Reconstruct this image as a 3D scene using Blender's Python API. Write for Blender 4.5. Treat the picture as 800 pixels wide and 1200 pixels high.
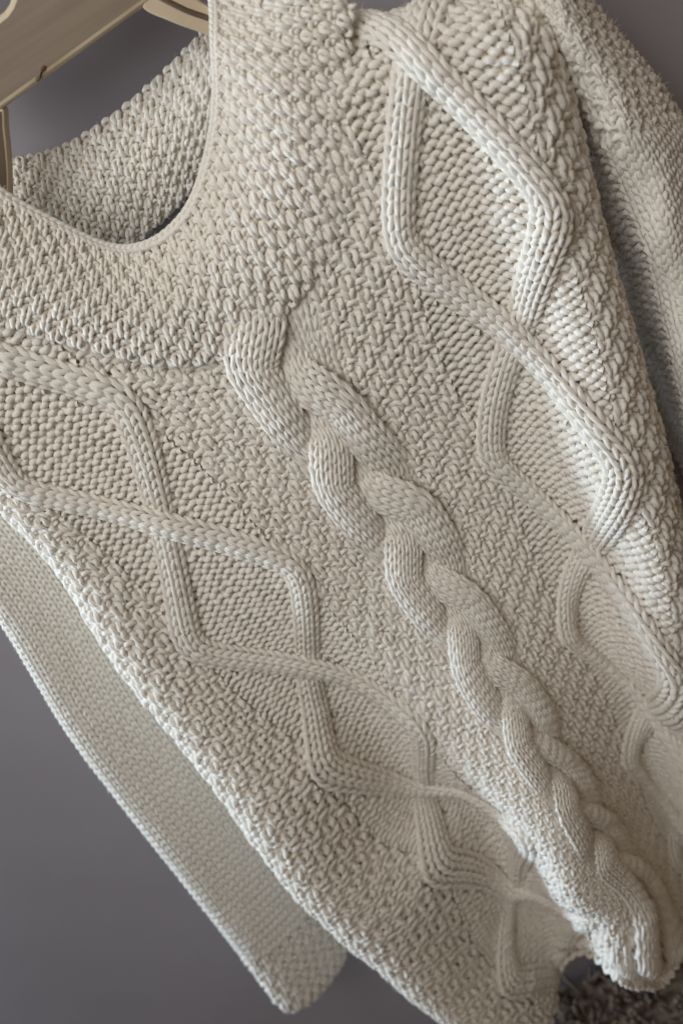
import bpy, bmesh, math, random
import numpy as np
from mathutils import Matrix, Vector
random.seed(4); RNG = np.random.default_rng(7)
for o in list(bpy.data.objects): bpy.data.objects.remove(o)
SC = bpy.context.scene; COL = SC.collection

# ------------------------------------------------------------------ camera
CAM_LOC = (0.1063,-0.5,0.2718)
CAM_ROT = ((0.8735,0.4509,0.1836), (-0.0757,0.4984,-0.8637), (-0.4809,0.7405,0.4695))
cam = bpy.data.cameras.new('camera'); cam_o = bpy.data.objects.new('camera', cam); COL.objects.link(cam_o)
cam.sensor_fit = 'VERTICAL'; cam.sensor_height = 36; cam.sensor_width = 24; cam.lens = 35.01
cam.clip_start = .01; cam.clip_end = 60
mw = Matrix(CAM_ROT).to_4x4(); mw.translation = Vector(CAM_LOC); cam_o.matrix_world = mw
SC.camera = cam_o
cam.dof.use_dof = True; cam.dof.focus_distance = .535; cam.dof.aperture_fstop = 6.3

# ------------------------------------------------------------------ light and exposure
SC.view_settings.view_transform = 'Standard'; SC.view_settings.look = 'None'
SC.view_settings.exposure = .17; SC.view_settings.gamma = 1
world = bpy.data.worlds.new('World'); SC.world = world; world.use_nodes = True
bg = world.node_tree.nodes['Background']
bg.inputs[0].default_value = (1.0, .74, .49, 1); bg.inputs[1].default_value = .14

def area(name, loc, target, sx, sy, power, color):
    l = bpy.data.lights.new(name, 'AREA'); l.shape = 'RECTANGLE'; l.size = sx; l.size_y = sy
    l.energy = power; l.color = color
    o = bpy.data.objects.new(name, l); COL.objects.link(o); o.location = loc
    o.rotation_euler = (Vector(target) - Vector(loc)).to_track_quat('-Z', 'Y').to_euler()
    return o
area('window_light', (-1.55, -.062, .15), (.0, -.07, -.12), .12, 1.3, 23, (.60, .79, 1.0))
area('high_window_light', (-.24, -.54, .66), (.05, 0, .16), .75, .75, 1.42, (.90, .95, 1.0)).data.spread = math.radians(84)

# ------------------------------------------------------------------ data: drape of the garment in metres
COLLAR_LEN = 58.92
BACK_LEN = 30.82
BODY = [(-16.4,0,-0.1227,0.1953), (-16.4,28,-0.0895,0.0509), (-16.4,56,-0.0721,-0.086), (-16.4,84,-0.0628,-0.2379), (-16.4,112,-0.052,-0.3814), (-21.9,14,-0.1431,0.1123), (-10.9,14,-0.0686,0.1229), (-21.9,42,-0.1219,-0.03), (-10.9,42,-0.0408,-0.0155), (-21.9,70,-0.1008,-0.1582), (-10.9,70,-0.0309,-0.1604), (-21.9,98,-0.0811,-0.292), (16.4,0,0.1458,0.1966), (16.4,28,0.1333,0.049), (16.4,56,0.1181,-0.1016), (16.4,84,0.1099,-0.248), (10.9,14,0.1025,0.125), (21.9,14,0.1716,0.1076), (10.9,42,0.0917,-0.0173), (21.9,42,0.1509,-0.0413), (10.9,70,0.0798,-0.1596), (21.9,70,0.126,-0.1997), (10.9,98,0.0738,-0.2917), (4.7,27.5,0.0417,0.0644), (4.7,43.5,0.0473,-0.0141), (4.7,59.5,0.0451,-0.0871), (4.7,75.5,0.0452,-0.1563), (4.7,91.5,0.0433,-0.2322), (4.7,107.5,0.0439,-0.3015), (4.7,123.5,0.0449,-0.3654), (-4.7,19.5,-0.0064,0.1055), (-4.7,35.5,-0.0025,0.0243), (-4.7,51.5,0.0043,-0.0526), (-4.7,67.5,0.0107,-0.1246), (-4.7,83.5,0.016,-0.1873), (-4.7,99.5,0.022,-0.2389), (-4.7,115.5,0.025,-0.2965), (-4.7,131.5,0.0275,-0.3655), (-28,28,-0.1711,0.0481), (-28,42,-0.1759,-0.0278), (-28,56,-0.1741,-0.1067), (-28,70,-0.1749,-0.1814), (-28,84,-0.1756,-0.2525), (-28,98,-0.1719,-0.3204), (-28,112,-0.1635,-0.3863), (-28,130,-0.1462,-0.4641), (-22,136,-0.0872,-0.5132), (-16,136,-0.0589,-0.4918), (-11,136,-0.0101,-0.4094), (25,28,0.1868,0.0239), (25,42,0.178,-0.0527), (25,56,0.1648,-0.1409), (25,70,0.1498,-0.2361), (25,84,0.1313,-0.3229), (25,0,0.2069,0.1709), (25,14,0.1944,0.0865), (0,137,0.0173,-0.4629), (-6,137,0.0012,-0.4288), (6,136,0.0497,-0.4552)]
COLLAR = [(0,0,-0.0643,0.006,0.2554), (0,7,-0.0835,-0.007,0.2364), (0,14,-0.1087,-0.0065,0.2157), (4.088,0,-0.0585,0.006,0.2374), (4.088,7,-0.0751,-0.007,0.22), (4.088,14,-0.0974,-0.0065,0.2006), (9.8123,0,-0.0458,0.006,0.214), (9.8123,7,-0.0605,-0.007,0.1976), (9.8123,14,-0.0803,-0.0065,0.1787), (14.7036,0,-0.0338,0.006,0.1954), (14.7036,7,-0.046,-0.007,0.1789), (14.7036,14,-0.0628,-0.0065,0.1595), (19.4039,0,-0.0214,0.006,0.1838), (19.4039,7,-0.0292,-0.007,0.1627), (19.4039,14,-0.041,-0.0065,0.138), (23.7949,0,-0.004,0.006,0.1792), (23.7949,7,-0.0088,-0.007,0.1531), (23.7949,14,-0.017,-0.0065,0.1228), (28.1188,0,0.0166,0.006,0.1835), (28.1188,7,0.014,-0.007,0.1538), (28.1188,14,0.0086,-0.0065,0.1196), (32.9439,0,0.0356,0.006,0.1962), (32.9439,7,0.037,-0.007,0.1634), (32.9439,14,0.0365,-0.0065,0.126), (38.0135,0,0.0515,0.006,0.212), (38.0135,7,0.058,-0.007,0.1773), (38.0135,14,0.0634,-0.0065,0.1383), (43.0895,0,0.0626,0.006,0.2274), (43.0895,7,0.0736,-0.007,0.1953), (43.0895,14,0.0841,-0.0065,0.1599), (48.5063,0,0.071,0.0093,0.2431), (48.5063,7,0.086,-0.0048,0.2157), (48.5063,14,0.1007,-0.0052,0.1862), (54.0078,0,0.0775,0.0233,0.2556), (54.0078,7,0.0982,0.0046,0.2348), (54.0078,14,0.1184,0.0004,0.2134), (58.9246,0,0.0824,0.036,0.2677), (58.9246,7,0.1088,0.013,0.2519), (58.9246,14,0.134,0.0055,0.2362)]
BACKCOL = [(0,0,-0.0944,0.06,0.2529), (0,8.5,-0.1023,0.052,0.2299), (0,17,-0.1152,0.056,0.205), (5.0349,0,-0.065,0.06,0.2477), (5.0349,8.5,-0.0736,0.052,0.2234), (5.0349,17,-0.0867,0.056,0.1968), (7.858,0,-0.051,0.06,0.2407), (7.858,8.5,-0.0588,0.052,0.2172), (7.858,17,-0.0707,0.056,0.1914), (10.4004,0,-0.0385,0.06,0.2376), (10.4004,8.5,-0.0449,0.052,0.2128), (10.4004,17,-0.055,0.056,0.1855), (13.8696,0,-0.0195,0.06,0.2352), (13.8696,8.5,-0.0251,0.052,0.2094), (13.8696,17,-0.0338,0.056,0.181), (18.0545,0,0.0083,0.06,0.2364), (18.0545,8.5,-0.0009,0.052,0.211), (18.0545,17,-0.0129,0.056,0.1829), (22.2467,0,0.0377,0.06,0.241), (22.2467,8.5,0.0225,0.052,0.2149), (22.2467,17,0.0046,0.056,0.186), (26.1602,0,0.0621,0.06,0.2469), (26.1602,8.5,0.0432,0.052,0.2209), (26.1602,17,0.0217,0.056,0.1921), (30.8162,0,0.0822,0.06,0.2563), (30.8162,8.5,0.0665,0.052,0.2293), (30.8162,17,0.0489,0.056,0.1996)]
TAPE = [(0,0,-0.0601,0.066,0.1897), (0,1,-0.0589,0.066,0.1688), (1,0,-0.0366,0.066,0.1839), (1,1,-0.0351,0.066,0.1629), (2,0,-0.0154,0.066,0.1858), (2,1,-0.0135,0.066,0.165), (3,0,0.0024,0.066,0.1889), (3,1,0.0046,0.066,0.1684), (4,0,0.0198,0.066,0.1951), (4,1,0.0222,0.066,0.1749)]
SLEEVE_L = [(0,0,-0.2249,0.024,0.0932), (4.75,0,-0.1989,0.024,0.0938), (9.5,0,-0.1777,0.032,0.0918), (14.25,0,-0.158,0.044,0.0884), (19,0,-0.1385,0.058,0.0844), (0,14.2,-0.2316,0.024,0.0249), (4.75,14.2,-0.205,0.024,0.0272), (9.5,14.2,-0.1833,0.032,0.0258), (14.25,14.2,-0.1633,0.044,0.0225), (19,14.2,-0.1435,0.058,0.0184), (0,32.9,-0.2517,0.024,-0.0731), (4.75,32.9,-0.2231,0.024,-0.0695), (9.5,32.9,-0.1996,0.032,-0.0711), (14.25,32.9,-0.178,0.044,-0.0752), (19,32.9,-0.1566,0.058,-0.0805), (0,49.3,-0.2634,0.024,-0.1816), (4.75,49.3,-0.2341,0.024,-0.1762), (9.5,49.3,-0.2101,0.032,-0.1777), (14.25,49.3,-0.1881,0.044,-0.1825), (19,49.3,-0.1664,0.058,-0.1888), (0,65.8,-0.2754,0.024,-0.3085), (4.75,65.8,-0.2466,0.024,-0.2972), (9.5,65.8,-0.2235,0.032,-0.2947), (14.25,65.8,-0.2026,0.044,-0.2964), (19,65.8,-0.1822,0.058,-0.2999), (0,80,-0.2895,0.024,-0.4349), (4.75,80,-0.2624,0.024,-0.418), (9.5,80,-0.2414,0.032,-0.4119), (14.25,80,-0.2228,0.044,-0.4108), (19,80,-0.2049,0.058,-0.4119)]
SLEEVE_R = [(0,0,0.2022,0.02,0.2059), (3.2,0,0.2068,0.016,0.2078), (5.5,0,0.2087,0.004,0.2103), (10.5,0,0.2136,0,0.2152), (16,0,0.2268,0.034,0.2159), (0,11,0.1995,0.04,0.1504), (3.2,11,0.2069,0.031,0.1572), (5.5,11,0.2087,0.004,0.1667), (10.5,11,0.2194,0,0.1689), (16,11,0.2393,0.034,0.1633), (0,22,0.199,0.06,0.088), (3.2,22,0.2114,0.0465,0.0967), (5.5,22,0.2146,0.006,0.1128), (10.5,22,0.23,0.002,0.1209), (16,22,0.2553,0.036,0.1177), (0,34,0.198,0.07,0.0181), (3.2,34,0.2122,0.0545,0.028), (5.5,34,0.2157,0.008,0.0507), (10.5,34,0.2349,0.004,0.066), (16,34,0.2642,0.038,0.0661), (0,46,0.1997,0.072,-0.0602), (3.2,46,0.2085,0.0565,-0.0436), (5.5,46,0.2084,0.01,-0.0116), (10.5,46,0.2294,0.006,0.006), (16,46,0.2601,0.04,0.0039), (0,58,0.2018,0.072,-0.1403), (3.2,58,0.2037,0.057,-0.1161), (5.5,58,0.1991,0.012,-0.0749), (10.5,58,0.2227,0.008,-0.0582), (16,58,0.2554,0.042,-0.0659)]
NECK_EDGE = [(-0.0636,0.004,0.2555), (-0.0578,0.004,0.2375), (-0.0452,0.004,0.2142), (-0.0332,0.004,0.1957), (-0.0209,0.004,0.1841), (-0.0036,0.004,0.1795), (0.0169,0.004,0.1838), (0.0359,0.004,0.1965), (0.0517,0.004,0.2122), (0.0628,0.004,0.2276), (0.0712,0.0073,0.2432), (0.0776,0.0213,0.2556), (0.0825,0.034,0.2677)]
COLLAR_OUTER = [(-0.1042,0,0.221), (-0.0937,0,0.2052), (-0.0771,0,0.1829), (-0.0603,0,0.1636), (-0.0396,0,0.1434), (-0.0162,0,0.1296), (0.0089,0,0.1275), (0.0357,0,0.135), (0.0612,0,0.1478), (0.0808,0,0.1686), (0.0964,0,0.1938), (0.1127,0,0.2196), (0.1267,0,0.2411)]
HANG_BOARD = [(-0.0433,0.03,0.2686), (0.0504,0.03,0.2727), (0.0602,0.03,0.2737), (0.0627,0.03,0.3022), (0.0365,0.03,0.3423), (-0.018,0.03,0.3612), (-0.0701,0.03,0.3242), (-0.0665,0.03,0.2745)]
HANG_HOLE = [(-0.0007,0.03,0.3075), (-0.0033,0.03,0.305), (-0.0065,0.03,0.3031), (-0.0102,0.03,0.3019), (-0.0141,0.03,0.3016), (-0.0179,0.03,0.3022), (-0.0214,0.03,0.3036), (-0.0243,0.03,0.3058), (-0.0264,0.03,0.3085), (-0.0276,0.03,0.3116), (-0.0277,0.03,0.3148), (-0.0268,0.03,0.3181), (-0.025,0.03,0.321), (-0.0224,0.03,0.3234), (-0.0191,0.03,0.3252), (-0.0155,0.03,0.3263), (-0.0117,0.03,0.3265), (-0.008,0.03,0.326), (-0.0046,0.03,0.3246), (-0.0017,0.03,0.3225), (0.0003,0.03,0.3199), (0.0015,0.03,0.3169), (0.0018,0.03,0.3137), (0.001,0.03,0.3105)]
HANG_ARM_R = [(0.0465,0.03,0.2732), (0.0645,0.03,0.2738), (0.071,0.03,0.2613), (0.0774,0.03,0.2519), (0.0882,0.03,0.2324), (0.1019,0.03,0.2065), (0.0932,0.03,0.1997), (0.0784,0.03,0.2241), (0.069,0.03,0.244), (0.0553,0.03,0.26)]
HANG_GROOVE = [(0.0553,0.0245,0.2727), (0.0632,0.0245,0.2618), (0.0733,0.0245,0.2505), (0.0841,0.0245,0.2335), (0.0974,0.0245,0.2075)]
HANG_ARM_L = [(-0.0477,0.03,0.2684), (-0.0371,0.03,0.2687), (-0.0419,0.03,0.2606), (-0.0506,0.03,0.247), (-0.0606,0.03,0.2335), (-0.0761,0.03,0.2123), (-0.0896,0.03,0.1993), (-0.0988,0.03,0.2046), (-0.0823,0.03,0.2211), (-0.0694,0.03,0.2386), (-0.0571,0.03,0.2553)]
KNOT = [(-0.0114,0.024,0.2726)]
FLOORPT = [(-0.0772,0.08,-0.6046)]
RUGPT = [(-0.1007,0.075,-0.598), (-0.0366,0.075,-0.6043)]

def smooth(x, a, b):
    t = np.clip((x - a) / (b - a), 0, 1); return t * t * (3 - 2 * t)
#RELIEF
def relief(u, v):
    """how far the cloth stands off its hanging plane, metres, at column u and row v"""
    def sm(x, a, b):
        t = np.clip((x - a) / (b - a), 0, 1); return t * t * (3 - 2 * t)
    g = sm(v, 38, 112); g2 = sm(v, 8, 105)
    r = g * .062 * np.exp(-(((u + 8.5) / np.where(u < -8.5, 4.6, 14.0)) ** 2))
    r = r - g * .026 * np.exp(-(((u + 17) / 5.5) ** 2))
    r = r + (.006 + .036 * g2) * np.exp(-(((u + 27) / 5.0) ** 2))
    r = r - g2 * .020 * np.exp(-(((u - 13) / 5.0) ** 2))
    r = r + g2 * .018 * np.exp(-(((u - 22) / 4.0) ** 2))
    r = r + .004 * np.sin(v * .09 + 1.0) * np.sin(u * .16) + .003 * np.exp(-((v - 22) / 30.0) ** 2 - (u / 22.0) ** 2) + .016 * np.exp(-(((u - 22) / 4.0) ** 2))
    return r
#ENDRELIEF

# ------------------------------------------------------------------ materials
def nodes(name):
    m = bpy.data.materials.new(name); m.use_nodes = True
    return m, m.node_tree.nodes, m.node_tree.links, m.node_tree.nodes['Principled BSDF']
def wool(name, base, base2, ply=1.0):
    m, N, L, B = nodes(name)
    uv = N.new('ShaderNodeUVMap'); sp = N.new('ShaderNodeSeparateXYZ'); L.new(uv.outputs[0], sp.inputs[0])
    a = N.new('ShaderNodeMath'); a.operation = 'MULTIPLY'; a.inputs[1].default_value = 4 * math.pi; L.new(sp.outputs[0], a.inputs[0])
    b = N.new('ShaderNodeMath'); b.operation = 'MULTIPLY_ADD'; b.inputs[1].default_value = 1.15
    L.new(sp.outputs[1], b.inputs[0]); L.new(a.outputs[0], b.inputs[2])
    s = N.new('ShaderNodeMath'); s.operation = 'SINE'; L.new(b.outputs[0], s.inputs[0])
    tc = N.new('ShaderNodeTexCoord')
    n1 = N.new('ShaderNodeTexNoise'); n1.inputs['Scale'].default_value = 900; n1.inputs['Detail'].default_value = 3
    n2 = N.new('ShaderNodeTexNoise'); n2.inputs['Scale'].default_value = 60; n2.inputs['Detail'].default_value = 4
    for n in (n1, n2): L.new(tc.outputs['Object'], n.inputs['Vector'])
    add = N.new('ShaderNodeMath'); add.operation = 'MULTIPLY_ADD'; add.inputs[1].default_value = .5 * ply
    L.new(s.outputs[0], add.inputs[0]); L.new(n1.outputs[0], add.inputs[2])
    bp = N.new('ShaderNodeBump'); bp.inputs['Strength'].default_value = .4; bp.inputs['Distance'].default_value = .0005
    L.new(add.outputs[0], bp.inputs['Height']); L.new(bp.outputs[0], B.inputs['Normal'])
    mx = N.new('ShaderNodeMix'); mx.data_type = 'RGBA'
    mx.inputs[6].default_value = (*base, 1); mx.inputs[7].default_value = (*base2, 1)
    L.new(n2.outputs[0], mx.inputs[0]); L.new(mx.outputs[2], B.inputs['Base Color'])
    B.inputs['Roughness'].default_value = .9
    B.inputs['Specular IOR Level'].default_value = .04
    B.inputs['Sheen Weight'].default_value = .12; B.inputs['Sheen Roughness'].default_value = .6
    return m
M_WOOL = wool('cream_wool', (.90, .84, .745), (.86, .79, .685))
M_CLOTH = wool('cream_wool_backing', (.85, .785, .69), (.80, .73, .63), 0)
def plain(name, c1, c2, scale, rough, bump=0, bdist=.001, stretch=(1, 1, 1)):
    m, N, L, B = nodes(name)
    tc = N.new('ShaderNodeTexCoord'); mp = N.new('ShaderNodeMapping'); mp.inputs['Scale'].default_value = stretch
    L.new(tc.outputs['Object'], mp.inputs[0])
    n = N.new('ShaderNodeTexNoise'); n.inputs['Scale'].default_value = scale; n.inputs['Detail'].default_value = 6
    L.new(mp.outputs[0], n.inputs['Vector'])
    rp = N.new('ShaderNodeValToRGB'); rp.color_ramp.elements[0].position = .35; rp.color_ramp.elements[1].position = .65
    rp.color_ramp.elements[0].color = (*c1, 1); rp.color_ramp.elements[1].color = (*c2, 1)
    L.new(n.outputs[0], rp.inputs[0]); L.new(rp.outputs[0], B.inputs['Base Color'])
    B.inputs['Roughness'].default_value = rough
    if bump:
        bp = N.new('ShaderNodeBump'); bp.inputs['Strength'].default_value = bump; bp.inputs['Distance'].default_value = bdist
        L.new(n.outputs[0], bp.inputs['Height']); L.new(bp.outputs[0], B.inputs['Normal'])
    return m
M_WALL = plain('painted_wall', (.325, .283, .285), (.345, .303, .305), 9, .75, .12, .002)
M_FLOOR = plain('dark_floor', (.045, .022, .018), (.06, .03, .024), 30, .6)
M_RUG = plain('rug_pile', (.06, .040, .027), (.21, .145, .095), 55, .95)
M_PLY_SHADED = plain('plywood_face_shaded', (.235, .17, .11), (.29, .215, .145), 18, .5, .1, .0005, (.5, 1, 9))  # light wood; shade on the board face is put into this darker colour
M_EDGE = plain('plywood_edge', (.56, .43, .27), (.68, .54, .36), 40, .55, .1, .0003, (1, 6, 1))
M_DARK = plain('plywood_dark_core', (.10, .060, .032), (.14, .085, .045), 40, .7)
M_TAPE = plain('woven_tape', (.27, .245, .235), (.32, .29, .28), 300, .7, .2, .0003)

# ------------------------------------------------------------------ surfaces
class TPS:
    """thin plate spline through scattered points, giving smooth cloth through the measured marks"""
    def __init__(s, ab, vals, lam=0.0, sc=(1, 1)):
        s.sc = np.array(sc); s.c = np.asarray(ab, float) * s.sc; n = len(s.c)
        K = s.ker(s.c, s.c) + lam * np.eye(n); P = np.hstack([np.ones((n, 1)), s.c])
        A = np.block([[K, P], [P.T, np.zeros((3, 3))]])
        s.w = np.linalg.solve(A, np.vstack([np.asarray(vals, float), np.zeros((3, np.shape(vals)[1]))]))
    def ker(s, a, b):
        d2 = ((a[:, None, :] - b[None, :, :]) ** 2).sum(-1)
        return .5 * d2 * np.log(np.maximum(d2, 1e-9))
    def __call__(s, a, b):
        q = np.stack([np.ravel(a), np.ravel(b)], 1) * s.sc
        return s.ker(q, s.c) @ s.w[:-3] + s.w[-3:-2] + q @ s.w[-2:]

class Surf:
    """a cloth surface: at(u, v, h) is the point h column widths above column u, row v"""
    def __init__(s, fn, flip=1, aspect=.68):
        s.fn = fn; s.flip = flip; s.aspect = aspect
    def frame(s, u, v):
        e = .35
        du = (s.fn(u + e, v) - s.fn(u - e, v)) / (2 * e); dv = (s.fn(u, v + e) - s.fn(u, v - e)) / (2 * e)
        n = np.cross(du, dv); n /= np.linalg.norm(n, axis=1, keepdims=True) + 1e-12
        lu = np.linalg.norm(du, axis=1); lv = np.linalg.norm(dv, axis=1)
        unit = np.sqrt(lu * lv / s.aspect)
        return n * s.flip, np.clip(unit, .0035, .0095)
    def at(s, u, v, h):
        n, unit = s.frame(u, v)
        return s.fn(u, v) + n * (h * unit)[:, None], n, unit

def body_fn():
    b = np.array(BODY); t = TPS(b[:, :2], b[:, 2:], .25, (1, .68))
    def fn(u, v):
        u = np.asarray(u, float); v = np.asarray(v, float)
        ul = -28.0 + 3.0 * (1 - smooth(v, 0, 40)); ur = 25.5 + 0 * v; r = 3.6
        x = np.where(u > ur - r, u - (ur - r), np.where(u < ul + r, u - (ul + r), 0))
        th = np.clip(np.abs(x) / r, 0, 3.0); core = np.where(x > 0, ur - r, np.where(x < 0, ul + r, u))
        ue = core + np.sign(x) * r * np.sin(th); drop = r * (1 - np.cos(th)) * .0065
        vt = -3.0; rv = 5.0
        y = np.where(v < vt + rv, vt + rv - v, 0); tv = np.clip(y / rv, 0, 2.2)
        ve = np.where(v < vt + rv, vt + rv - rv * np.sin(tv), v); dropv = rv * (1 - np.cos(tv)) * .0055
        XZ = t(ue, ve)
        Y = -relief(ue, ve) + drop + dropv
        return np.stack([XZ[:, 0], Y, XZ[:, 1]], 1)
    return fn
BODYS = Surf(body_fn(), -1)
def patch(rows, flip=-1, sc=(1, .68), lam=.02):
    b = np.array(rows); t = TPS(b[:, :2], b[:, 2:], lam, sc)
    return Surf(lambda u, v: t(u, v), flip)

# ------------------------------------------------------------------ yarn
class Yarn:
    """collects swept yarn as one mesh"""
    K = 6
    def __init__(s): s.v = []; s.f = []; s.uv = []; s.n = 0; s.c = []
    def tube(s, P, N, r):
        n = len(P); K = s.K
        if n < 3: return
        T = np.gradient(P, axis=0); T /= np.linalg.norm(T, axis=1, keepdims=True) + 1e-12
        S = np.cross(T, N); l = np.linalg.norm(S, axis=1, keepdims=True); S /= l + 1e-9
        B = np.cross(S, T)
        a = np.arange(K) * 2 * math.pi / K; ca, sa = np.cos(a), np.sin(a)
        V = P[:, None, :] + r[:, None, None] * (S[:, None, :] * ca[None, :, None] + B[:, None, :] * sa[None, :, None])
        i = np.arange(n - 1)[:, None] * K; j = np.arange(K)[None, :]; j2 = (j + 1) % K
        F = np.stack([i + j, i + j2, i + K + j2, i + K + j], -1).reshape(-1, 4) + s.n
        ln = np.concatenate([[0], np.cumsum(np.linalg.norm(np.diff(P, axis=0), axis=1))]) / np.mean(r)
        U0 = np.broadcast_to((j / K), (n - 1, K)); U1 = np.broadcast_to(((j + 1) / K), (n - 1, K))
        L0 = np.broadcast_to(ln[:-1, None], (n - 1, K)); L1 = np.broadcast_to(ln[1:, None], (n - 1, K))
        uv = np.stack([np.stack([U0, L0], -1), np.stack([U1, L0], -1), np.stack([U1, L1], -1), np.stack([U0, L1], -1)], 2)
        s.v.append(V.reshape(-1, 3)); s.f.append(F); s.uv.append(uv.reshape(-1, 2)); s.n += n * K
        s.c.append((P, N, r))
    def build(s, name, mat, parent, stuff=False):
        V = np.concatenate(s.v); F = np.concatenate(s.f); UV = np.concatenate(s.uv)
        o = mesh_np(name, V, F, mat, parent, UV)
        FUZZ_SRC.extend(s.c)
        return o
FUZZ_SRC = []
def mesh_np(name, V, F, mat, parent=None, UV=None, smooth_=True):
    me = bpy.data.meshes.new(name); me.vertices.add(len(V)); me.vertices.foreach_set('co', V.astype(np.float32).ravel())
    k = F.shape[1]; me.loops.add(F.size); me.loops.foreach_set('vertex_index', F.astype(np.int32).ravel())
    me.polygons.add(len(F)); me.polygons.foreach_set('loop_start', np.arange(0, F.size, k, dtype=np.int32))
    if smooth_: me.polygons.foreach_set('use_smooth', np.ones(len(F), bool))
    if UV is not None:
        l = me.uv_layers.new(name='UVMap'); l.data.foreach_set('uv', UV.astype(np.float32).ravel())
    me.update(calc_edges=True); me.validate(); me.materials.append(mat)
    o = bpy.data.objects.new(name, me); COL.objects.link(o)
    if parent: o.parent = parent
    return o

def loop_path(kinds, S):
    """local path of one row of loops: du per stitch from 0..n, dv (+down, rows), dz (column widths)"""
    n = len(kinds); k = np.asarray(kinds, float)
    t = (np.arange(n * S + 1)) / S                              # stitches
    th = 2 * math.pi * t
    i = np.minimum(t.astype(int), n - 1)
    fr = t - i
    prev = k[np.maximum(i - 1, 0)]; nxt = k[np.minimum(i + 1, n - 1)]
    w0 = np.clip(.5 - fr * 2.2, 0, .5); w1 = np.clip(.5 - (1 - fr) * 2.2, 0, .5)
    kk = k[i] * (1 - w0 - w1) + prev * w0 + nxt * w1
    return t, th, kk

def row(yarn, surf, u0, v, kinds, S=12, A=.19, B=.92, Cz=.24, r=.225, z0=0, jit=1.0, pop=0):
    t, th, kk = loop_path(kinds, S)
    n = len(kinds)
    ju = np.interp(t, np.arange(n + 1), RNG.normal(0, .05 * jit, n + 1)); jv = np.interp(t, np.arange(n + 1), RNG.normal(0, .07 * jit, n + 1))
    jz = np.interp(t, np.arange(n + 1), RNG.normal(0, .035 * jit, n + 1)); jr = np.interp(t, np.arange(n + 1), RNG.normal(1, .07 * jit, n + 1))
    u = u0 + t + A * np.sin(2 * th) + ju; vv = v - B * np.cos(th + math.pi) * 1.0 * -1 + jv
    vv = v + B * np.cos(th) + jv
    h = z0 + kk * pop - kk * Cz * np.cos(2 * th) + jz
    P, N, unit = surf.at(u, vv, h)
    yarn.tube(P, N, unit * r * jr)

def runs(mask):
    out = []; i = 0; n = len(mask)
    while i < n:
        if mask[i]:
            j = i
            while j < n and mask[j]: j += 1
            out.append((i, j)); i = j
        else: i += 1
    return out

RL = .68                                                        # row height over column width
def ribbon(yarn, surf, path, n, pitch, hgt, dome, S=12, r=.21, step=.78, A=.21, B=.92, Cz=.2, vrange=None, wid=None, domef=None):
    """rope of n knit columns along path(v)->u; hgt(v) lifts it, dome rounds it"""
    vs = np.linspace(vrange[0], vrange[1], 1200); us = path(vs)
    q = np.stack([us, vs * RL], 1); s = np.concatenate([[0], np.cumsum(np.linalg.norm(np.diff(q, axis=0), axis=1))])
    T = np.gradient(q, axis=0); T /= np.linalg.norm(T, axis=1, keepdims=True)
    k = np.ones(31) / 31
    Tp = np.pad(T, ((15, 15), (0, 0)), 'edge'); T = np.stack([np.convolve(Tp[:, 0], k, 'valid'), np.convolve(Tp[:, 1], k, 'valid')], 1)
    hs = hgt(vs); L = s[-1]; nr = int(L / (step * RL)); half = n * pitch / 2
    for i in range(nr):
        sc = (i + .5) * L / nr
        t, th, kk = loop_path([1] * n, S)
        jr = np.interp(t, np.arange(n + 1), RNG.normal(1, .07, n + 1)); js = np.interp(t, np.arange(n + 1), RNG.normal(0, .05, n + 1))
        x = (t + A * np.sin(2 * th)) * pitch - half
        sl = np.clip(sc + B * np.cos(th) * step * RL + js * RL, 0, L)
        cu = np.interp(sl, s, q[:, 0]); cv = np.interp(sl, s, q[:, 1]); tu = np.interp(sl, s, T[:, 0]); tv = np.interp(sl, s, T[:, 1])
        xw = x * (wid(cv) if wid else 1); u = cu + xw * tv; v = (cv - xw * tu) / RL
        xx = np.clip(np.abs(x) / half, 0, 1.15)
        h = np.interp(sl, s, hs) + dome * (domef(cv) if domef else 1) * (1 - xx ** 2.2) - kk * Cz * pitch * np.cos(2 * th) + RNG.normal(0, .02)
        P, N, unit = surf.at(u, v, h)
        yarn.tube(P, N, unit * r * jr)

def sheet(name, surf, u0, u1, v0, v1, du, dv, h, mat, parent, keep=None, thick=.12):
    us = np.arange(u0, u1 + 1e-6, du); vs = np.arange(v0, v1 + 1e-6, dv)
    U, V = np.meshgrid(us, vs); P, N, un = surf.at(U.ravel(), V.ravel(), np.full(U.size, h))
    Q = P - N * (thick * un)[:, None]
    nu, nv = len(us), len(vs); idx = np.arange(nu * nv).reshape(nv, nu)
    F = np.stack([idx[:-1, :-1], idx[:-1, 1:], idx[1:, 1:], idx[1:, :-1]], -1).reshape(-1, 4)
    if keep is not None:
        kp = keep(U.ravel(), V.ravel(), P); F = F[kp[F].all(1)]
    F2 = F[:, ::-1] + nu * nv
    # close the rim
    e = {}
    for f in F:
        for a, b in ((f[0], f[1]), (f[1], f[2]), (f[2], f[3]), (f[3], f[0])):
            if (b, a) in e: del e[(b, a)]
            else: e[(a, b)] = 1
    rim = np.array([[b, a, a + nu * nv, b + nu * nv] for a, b in e]) if e else np.zeros((0, 4), int)
    return mesh_np(name, np.vstack([P, Q]), np.vstack([F, F2, rim]), mat, parent)

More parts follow.
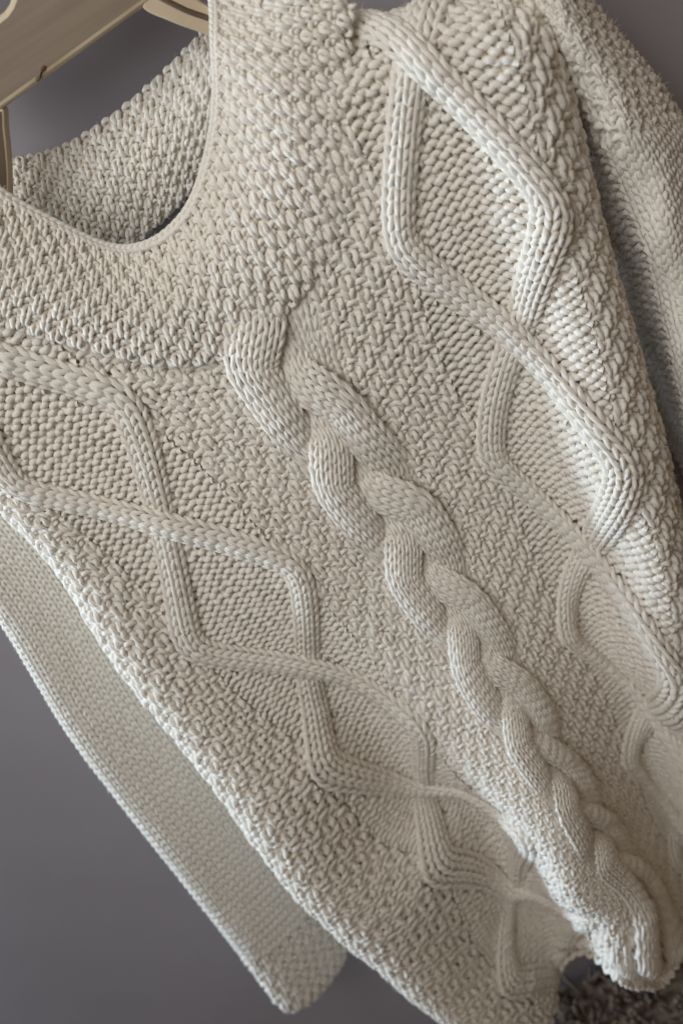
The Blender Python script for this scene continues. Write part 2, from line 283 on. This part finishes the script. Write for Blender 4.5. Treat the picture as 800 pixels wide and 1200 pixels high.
def inside(poly, x, z):
    c = np.zeros(len(x), bool); n = len(poly)
    for i in range(n):
        x1, z1 = poly[i]; x2, z2 = poly[(i + 1) % n]
        if z1 == z2: continue
        c ^= ((z1 > z) != (z2 > z)) & (x < (x2 - x1) * (z - z1) / (z2 - z1) + x1)
    return c
NECKPOLY = [(p[0], p[2]) for p in COLLAR_OUTER]
_a, _b = np.array(NECKPOLY[0]), np.array(NECKPOLY[-1])
NECKPOLY += [tuple(_b + (.0, .5)), tuple(_a + (-.3, .5)), tuple(_a + (-.3, .0))]
def off_neck(P, m=0): return ~inside(NECKPOLY, P[:, 0], P[:, 2])

def thing(name, label, cat, loc=(0, 0, 0)):
    o = bpy.data.objects.new(name, None); COL.objects.link(o); o.location = loc; o.empty_display_size = .05
    o['label'] = label; o['category'] = cat
    return o

# ------------------------------------------------------------------ setting: wall, floor, rug
def box(name, lo, hi, mat, parent=None, bev=0):
    bm = bmesh.new(); bmesh.ops.create_cube(bm, size=1)
    for v in bm.verts: v.co = [lo[i] + (v.co[i] + .5) * (hi[i] - lo[i]) for i in range(3)]
    if bev: bmesh.ops.bevel(bm, geom=bm.edges[:], offset=bev, segments=2, affect='EDGES')
    me = bpy.data.meshes.new(name); bm.to_mesh(me); bm.free(); me.materials.append(mat)
    o = bpy.data.objects.new(name, me); COL.objects.link(o)
    if parent: o.parent = parent
    return o
WALL_Y = .085; ZF = FLOORPT[0][2] 
w = box('wall', (-3, WALL_Y, ZF - .1), (3, WALL_Y + .12, 2.2), M_WALL); w['kind'] = 'structure'
fl = box('floor', (-3, -3, ZF - .1), (3, WALL_Y - .002, ZF - .012), M_FLOOR); fl['kind'] = 'structure'
def rug():
    t = thing('rug', 'mottled dark brown shaggy rug on the floor below the sweater hem', 'rug', (.1, -.1, ZF - .012))
    p0, p1 = np.array(RUGPT[0]), np.array(RUGPT[1])
    x0, x1 = -.10, .85; y0, y1 = -.50, .078
    n = box('rug_backing', (x0, y0, ZF - .0115), (x1, y1, ZF - .004), M_RUG); n.parent = t; n.matrix_parent_inverse = t.matrix_basis.inverted()
    V = []; F = []
    for i in range(9000):
        x = RNG.uniform(x0 + .004, x1 - .004); y = RNG.uniform(y0 + .004, y1 - .004); h = RNG.uniform(.004, .010); a = RNG.uniform(0, 6.28); s = RNG.uniform(.002, .004)
        lx, ly = RNG.normal(0, .006, 2); b = len(V)
        for k in range(4):
            V.append((x + s * math.cos(a + k * 1.57), y + s * math.sin(a + k * 1.57), ZF - .0035))
        for k in range(4):
            V.append((x + lx + .7 * s * math.cos(a + k * 1.57), min(y + ly + .7 * s * math.sin(a + k * 1.57), WALL_Y - .003), ZF - .0035 + h))
        F += [(b + k, b + (k + 1) % 4, b + 4 + (k + 1) % 4, b + 4 + k) for k in range(4)] + [(b + 4, b + 5, b + 6, b + 7)]
    o = mesh_np('pile', np.array(V), np.array(F), M_RUG, None, None, False); o.parent = t; o.matrix_parent_inverse = t.matrix_basis.inverted(); o['kind'] = 'stuff'
rug()

# ------------------------------------------------------------------ hanger
def plate(name, outline, mats, parent, thick=.0095, hole=None, smooth_n=0, bev=.0011):
    cu = bpy.data.curves.new(name, 'CURVE'); cu.dimensions = '2D'; cu.fill_mode = 'BOTH'
    y = outline[0][1]
    for pl in [outline] + ([hole] if hole else []):
        sp = cu.splines.new('POLY'); sp.points.add(len(pl) - 1); sp.use_cyclic_u = True
        for q, p in zip(sp.points, pl): q.co = (p[0], p[2], 0, 1)
    cu.extrude = thick / 2 - bev; cu.bevel_depth = bev; cu.bevel_resolution = 2; cu.offset = -bev
    o = bpy.data.objects.new('tmp_curve', cu); COL.objects.link(o)
    bpy.context.view_layer.update()
    me = bpy.data.meshes.new_from_object(o.evaluated_get(bpy.context.evaluated_depsgraph_get()))
    bpy.data.objects.remove(o); me.name = name
    me.transform(Matrix(((1, 0, 0, 0), (0, 0, -1, y), (0, 1, 0, 0), (0, 0, 0, 1))))
    me.materials.clear()
    for m in mats: me.materials.append(m)
    for p in me.polygons:
        p.material_index = 1 if abs(p.normal.y) < .97 and len(mats) > 1 else 0; p.use_smooth = False
    o = bpy.data.objects.new(name, me); COL.objects.link(o); o.parent = parent; o.matrix_parent_inverse = parent.matrix_basis.inverted()
    return o
def catmull(pts, m, closed=False):
    P = np.array(pts); n = len(P); out = []
    for i in range(n if closed else n - 1):
        p = [P[(i + k) % n] if closed else P[min(max(i + k, 0), n - 1)] for k in (-1, 0, 1, 2)]
        for t in np.linspace(0, 1, m, endpoint=False):
            out.append(.5 * (2 * p[1] + (p[2] - p[0]) * t + (2 * p[0] - 5 * p[1] + 4 * p[2] - p[3]) * t * t + (3 * p[1] - p[0] - 3 * p[2] + p[3]) * t ** 3))
    if not closed: out.append(P[-1])
    return np.array(out)
hg = thing('coat_hanger', 'light plywood coat hanger with an angular cut-out carrying the cream sweater', 'hanger', tuple(HANG_BOARD[2]))
plate('crossbar', HANG_BOARD, (M_PLY_SHADED, M_EDGE), hg, hole=HANG_HOLE, thick=.012, bev=.0028)
plate('arm', catmull(HANG_ARM_R, 5, True).tolist(), (M_EDGE, M_EDGE), hg, thick=.0105)
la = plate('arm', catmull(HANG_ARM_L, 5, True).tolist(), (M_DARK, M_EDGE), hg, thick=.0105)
kx, ky, kz = KNOT[0]
bm = bmesh.new(); bmesh.ops.create_icosphere(bm, subdivisions=2, radius=1)
for v in bm.verts: v.co = Vector((v.co.x * .0042 + v.co.z * .0012, v.co.y * .0012, v.co.z * .0014 + v.co.x * .0016 + .0006 * math.sin(v.co.x * 5)))
me = bpy.data.meshes.new('wood_knot'); bm.to_mesh(me); bm.free(); me.materials.append(M_DARK)
kn = bpy.data.objects.new('wood_knot', me); COL.objects.link(kn); kn.parent = hg; kn.matrix_parent_inverse = hg.matrix_basis.inverted(); kn.location = (kx, ky, kz)
gy = Yarn(); gp = catmull(HANG_GROOVE, 8); gy.tube(gp, np.tile([0., -1, 0], (len(gp), 1)), np.full(len(gp), .0013)); gr = gy.build('groove', M_DARK, None)
gr.parent = hg; gr.matrix_parent_inverse = hg.matrix_basis.inverted(); FUZZ_SRC.clear()

# ------------------------------------------------------------------ sweater
sw = thing('sweater', 'cream hand-knitted wool sweater with a thick centre cable plait and diamond lattice panels', 'sweater', (0, 0, 0))
def dmoss(i, r): return 1 if (i + (r // 2)) % 2 == 0 else -1

def tri(v):                                                     # lattice zigzag, rounded points, period 56 rows
    return np.arcsin(.965 * np.sin(2 * math.pi * v / 56)) / math.asin(.965)
LAT = []
for cx in (-16.4, 16.4):
    for sg in (1, -1):
        LAT.append((cx, sg))
def lat_u(cx, sg, v): return cx + sg * 5.5 * tri(v)
V_END = 136
def hem_v(u): return V_END - 2 + 1.2 * np.cos(u * .4)

fp = sheet('front_panel', BODYS, -36, 33, -9, V_END - 1.5, .5, 1, -.22, M_CLOTH, sw, lambda u, v, P: off_neck(P))

grounds = {'moss_panel': Yarn(), 'purl_panel': Yarn(), 'side_moss': Yarn()}
G_L_M = {'-1m': Yarn(), '1m': Yarn(), '-1p': Yarn(), '1p': Yarn(), '-1s': Yarn(), '1s': Yarn()}
def section(u):
    a = abs(u)
    return 'x' if a < 4.6 else 'm' if a < 10.6 else 'p' if a < 22.4 else 's'
cols = np.arange(-34, 33)
for r in range(-9, V_END):
    uc = cols + .5
    P = BODYS.fn(uc, np.full(len(uc), float(r)))
    ok = off_neck(P)
    secs = ['m' if section(u) == 'x' and (r < 9 or (r < 22 and abs(u) > 4)) else section(u) for u in uc]
    for cx, sg in LAT:
        for d in (-.6, .6):
            ok &= np.abs(uc - lat_u(cx, sg, r + d)) > .75
    kinds = []
    bump = .8 * tri(np.array([float(r)]))[0]
    for u, s_ in zip(uc, secs):
        if s_ == 'p': kinds.append(-1)
        elif s_ == 'x': kinds.append(1)
        else: kinds.append(dmoss(int(math.floor(u)), r + 40))
    ok &= np.array([s_ != 'x' for s_ in secs]) 
    # one run per section
    for key in ('m', 'p', 's'):
        for side in (-1, 1):
            mk = ok & np.array([s_ == key and (u > 0) == (side > 0) for s_, u in zip(secs, uc)])
            for i, j in runs(mk):
                row(G_L_M[f'{side}{key}'], BODYS, float(cols[i]), float(r), kinds[i:j], S=13 if key != 'p' else 16, r=.222 if key != 'p' else .255, pop=.03 if key != 'p' else 0, Cz=.22 if key != 'p' else .2, A=.19 if key != 'p' else .145, B=.92 if key != 'p' else .72)
for key, y in G_L_M.items():
    y.build({'m': 'moss_panel', 'p': 'purl_panel', 's': 'side_moss_panel'}[key[-1]], M_WOOL, fp)

# plain knit behind the plait
y = Yarn()
for r in range(12, V_END):
    row(y, BODYS, -5.0, float(r), [1] * 10, S=11, r=.24, Cz=.14, z0=-.12)
y.build('plain_panel', M_WOOL, fp)

# lattice ropes: three knit columns each, the one heading right lies on top where two meet
for cx, sg in LAT:
    y = Yarn()
    def hgt(v, sg=sg):
        d = sg * np.cos(2 * math.pi * v / 56)                   # +1 at a crossing when it heads right
        return .18 + .34 * np.clip(d, -.6, 1) * np.exp(-((((v + 14) % 28) - 14) / 4.2) ** 2)
    v0 = -8.5
    if cx < 0:                                                  # starts under the collar
        vv = np.linspace(-8, 40, 200); ok = off_neck(BODYS.fn(lat_u(cx, sg, vv), vv)); v0 = vv[ok][0] if not ok.all() else -8
    ribbon(y, BODYS, lambda v: lat_u(cx, sg, v), 3, .76, hgt, .50, r=.215, vrange=(v0, V_END - 1), step=1.2, B=.84, Cz=.25)
    y.build('lattice_rope', M_WOOL, fp)

# centre plait
PX = 3.15
def plait_paths():
    """positions of the three strands at every half period; heights at their crossings"""
    ev = []
    for j in range(-1, 9):
        ev.append((25.8 + 16 * j, 'R')); ev.append((33.8 + 16 * j, 'L'))
    ev = [e for e in sorted(ev) if 15 < e[0] < 124]
    vs = np.linspace(8, V_END - .5, 1600)
    pos = [-1, 0, 1]
    X = np.zeros((3, len(vs))); Hh = np.zeros((3, len(vs)))
    X[:] = np.array(pos)[:, None] * PX
    KEY = [[(8, -.2)], [(8, -.3), (12, -.1)], [(8, -.2)]]
    for vc, sd in ev:
        c = pos.index(0); s_ = pos.index(1 if sd == 'R' else -1); sgn = 1 if sd == 'R' else -1
        k = smooth(vs, vc - 3.6, vc + 3.2)
        X[c] += sgn * PX * k; X[s_] -= sgn * PX * k
        KEY[c].append((vc + 0, .80)); KEY[c].append((vc + 9, .45)); KEY[s_].append((vc + .5, -1.0))
        pos[c], pos[s_] = sgn, 0
    for k in range(3):
        q = np.array(sorted(KEY[k])); h = np.interp(vs, q[:, 0], q[:, 1]); g = np.ones(45) / 45
        Hh[k] = np.convolve(np.pad(h, 22, 'edge'), g, 'valid')
    return vs, X, Hh
pv, pX, pH = plait_paths()
for k in range(3):
    y = Yarn()
    v0 = 9
    vv = np.linspace(8, 30, 200); okk = off_neck(BODYS.fn(np.interp(vv, pv, pX[k]), vv)); v0 = max(8.2, vv[okk][0] - .5)
    ribbon(y, BODYS, lambda v: np.interp(v, pv, pX[k]) * (1 + .3 * (1 - smooth(v, 10, 22))), 5, .86, lambda v: -.75 * (1 - smooth(v, 9, 17)) + .0 + np.interp(v, pv, pH[k]), .62, domef=lambda q: .15 + .85 * smooth(q / RL, 8.5, 19), wid=lambda q: 1 + .02 * (1 - smooth(q / RL, 10, 22)), S=14, r=.225, vrange=(v0, V_END - .6), step=1.5, Cz=.2, B=.82)
    y.build('cable_strand', M_WOOL, fp)

# hem edge
y = Yarn()
for a, b in ((-33, 31),):
    n = (b - a); 
    row(y, BODYS, a, V_END - .3, [1] * n, r=.25)
    row(y, BODYS, a, V_END + .4, [-1] * n, r=.25)
y.build('hem_edge', M_WOOL, fp)

# collar
CS = patch(COLLAR, -1)
CN = COLLAR_LEN
co = sheet('collar', CS, 0, CN, -.5, 14, .5, .5, -.14, M_CLOTH, sw)
y = Yarn(); nC = int(CN) - 1
for r in range(0, 15):
    row(y, CS, .5, float(r), [dmoss(i, r) for i in range(nC)], S=13, r=.232, Cz=.27, A=.17, B=.85, pop=.08, z0=.03)
y.build('moss_stitches', M_WOOL, co)
y = Yarn()
ed = catmull(NECK_EDGE, 30); 
class EdgeS:                                                    # chain of bound-off loops on the neckline
    pass
row_c = np.linspace(0, CN - 1, int(CN * 1.2))
ES = Surf(lambda u, v: CS.fn(v, u), 1)
n = len(row_c)
for i in range(n):
    t, th, kk = loop_path([1], 12)
    u = -.62 + (t * 1.1 - .05 + .24 * np.sin(2 * th) - .5) * 1.0; vv = row_c[i] - .8 * np.cos(th)
    P, N, un = CS.at(vv, u, .25 - .2 * np.cos(2 * th)); y.tube(P, N, un * .27)
y.build('neck_edge', M_WOOL, co)

# inside of the back collar
BS = patch(BACKCOL, -1)
bc = sheet('back_collar', BS, 0, BACK_LEN, -.5, 17, .5, .5, -.14, M_CLOTH, sw)
y = Yarn()
for r in range(0, 18):
    row(y, BS, .5, float(r), [dmoss(i, r) for i in range(int(BACK_LEN) - 1)], S=12, r=.24, Cz=.28, A=.17, B=.85, pop=.12)
y.build('moss_stitches', M_WOOL, bc)
TS = patch(TAPE, -1)
sheet('neck_tape', TS, -.4, 4.4, -.2, 1.2, .2, .2, 0, M_TAPE, bc)

# back of the body
BKS = Surf(lambda u, v: BODYS.fn(np.clip(u, -21, 18), v) * np.array([1, 0, 1]) + np.array([0, .066, 0]), -1)
sheet('back_panel', BKS, -20, 17, 14, 126, 2, 2, 0, M_CLOTH, sw, lambda u, v, P: off_neck(P))

# sleeves
SL = patch(SLEEVE_L, -1)
def sl_fn(u, v):
    u = np.asarray(u, float); r = 2.2
    x = np.where(u < r, r - u, 0); th = np.clip(x / r, 0, 2.6); ue = np.where(u < r, r - r * np.sin(th), u)
    v = np.asarray(v, float); v = v - 3.2 * smooth(v, 60, 80) * np.abs((ue - 9.5) / 9.5) ** 3
    P = SL.fn(ue, v); P[:, 1] += r * (1 - np.cos(th)) * .0045
    return P
SLS = Surf(sl_fn, -1)
SLB = 80
ls = sheet('sleeve', SLS, -3, 20, 0, SLB, 1, 1, -.14, M_CLOTH, sw)
y = Yarn(); y.K = 5; y2 = Yarn(); y2.K = 5
for r in range(0, SLB + 1):
    cut = 72
    kinds = [1] * 23 if r < cut else [dmoss(i, r) for i in range(23)]
    row(y if r < cut else y2, SLS, -3, float(r), kinds, S=12, r=.22, A=.21, Cz=.22 if r < cut else .26, jit=.5)
y.build('stockinette', M_WOOL, ls); y2.build('cuff', M_WOOL, ls)

SR = patch(SLEEVE_R, -1)
def sr_fn(u, v):
    u = np.asarray(u, float); r = 2.5; e = 15.5
    x = np.where(u > e - r, u - (e - r), 0); th = np.clip(x / r, 0, 2.6); ue = np.where(u > e - r, e - r + r * np.sin(th), u)
    P = SR.fn(ue, v); P[:, 1] += r * (1 - np.cos(th)) * .006
    return P
SRS = Surf(sr_fn, -1)
rs = sheet('sleeve', SRS, -2, 19, -6, 58, 1, 1, -.14, M_CLOTH, sw)
y = Yarn(); y2 = Yarn()
for r in range(-6, 58):
    kinds = []
    for i in range(-2, 19):
        lim = 24 + (i - 8) * .4
        kinds.append((-1 if i < 5 else 1) if r > lim or i < 4 else dmoss(i, r + 40))
    row(y if r < 24 else y2, SRS, -2, float(r), kinds, S=11, r=.24, Cz=.22)
y.build('shoulder_moss', M_WOOL, rs); y2.build('stockinette', M_WOOL, rs)

# loose fibres standing off the yarn
def fuzz(name, src, count, parent):
    P = np.concatenate([s[0] for s in src]); N = np.concatenate([s[1] for s in src]); r = np.concatenate([s[2] for s in src])
    i = RNG.integers(0, len(P), count); p = P[i]; n = N[i]; r = r[i][:, None]
    d = n + RNG.normal(0, .75, (count, 3)); d /= np.linalg.norm(d, axis=1, keepdims=True)
    b = RNG.normal(0, 1, (count, 3)); b -= (b * d).sum(1, keepdims=True) * d; b /= np.linalg.norm(b, axis=1, keepdims=True)
    s = np.cross(d, b); ln = RNG.uniform(.8, 2.1, (count, 1)) * r * 1.15; wd = .00008
    base = p + d * r * .8
    pts = [base, base + d * ln * .45 + b * ln * .12, base + d * ln * .75 + b * ln * .5]
    V = np.stack([pts[0] - s * wd, pts[0] + s * wd, pts[1] - s * wd, pts[1] + s * wd, pts[2] - s * wd * .5, pts[2] + s * wd * .5], 1).reshape(-1, 3)
    o = (np.arange(count) * 6)[:, None]
    F = np.concatenate([o + np.array([[0, 1, 3, 2]]), o + np.array([[2, 3, 5, 4]])])
    ob = mesh_np(name, V, F, M_WOOL, parent, None, True); ob['kind'] = 'stuff'
fuzz('fuzz', FUZZ_SRC, 110000, sw)
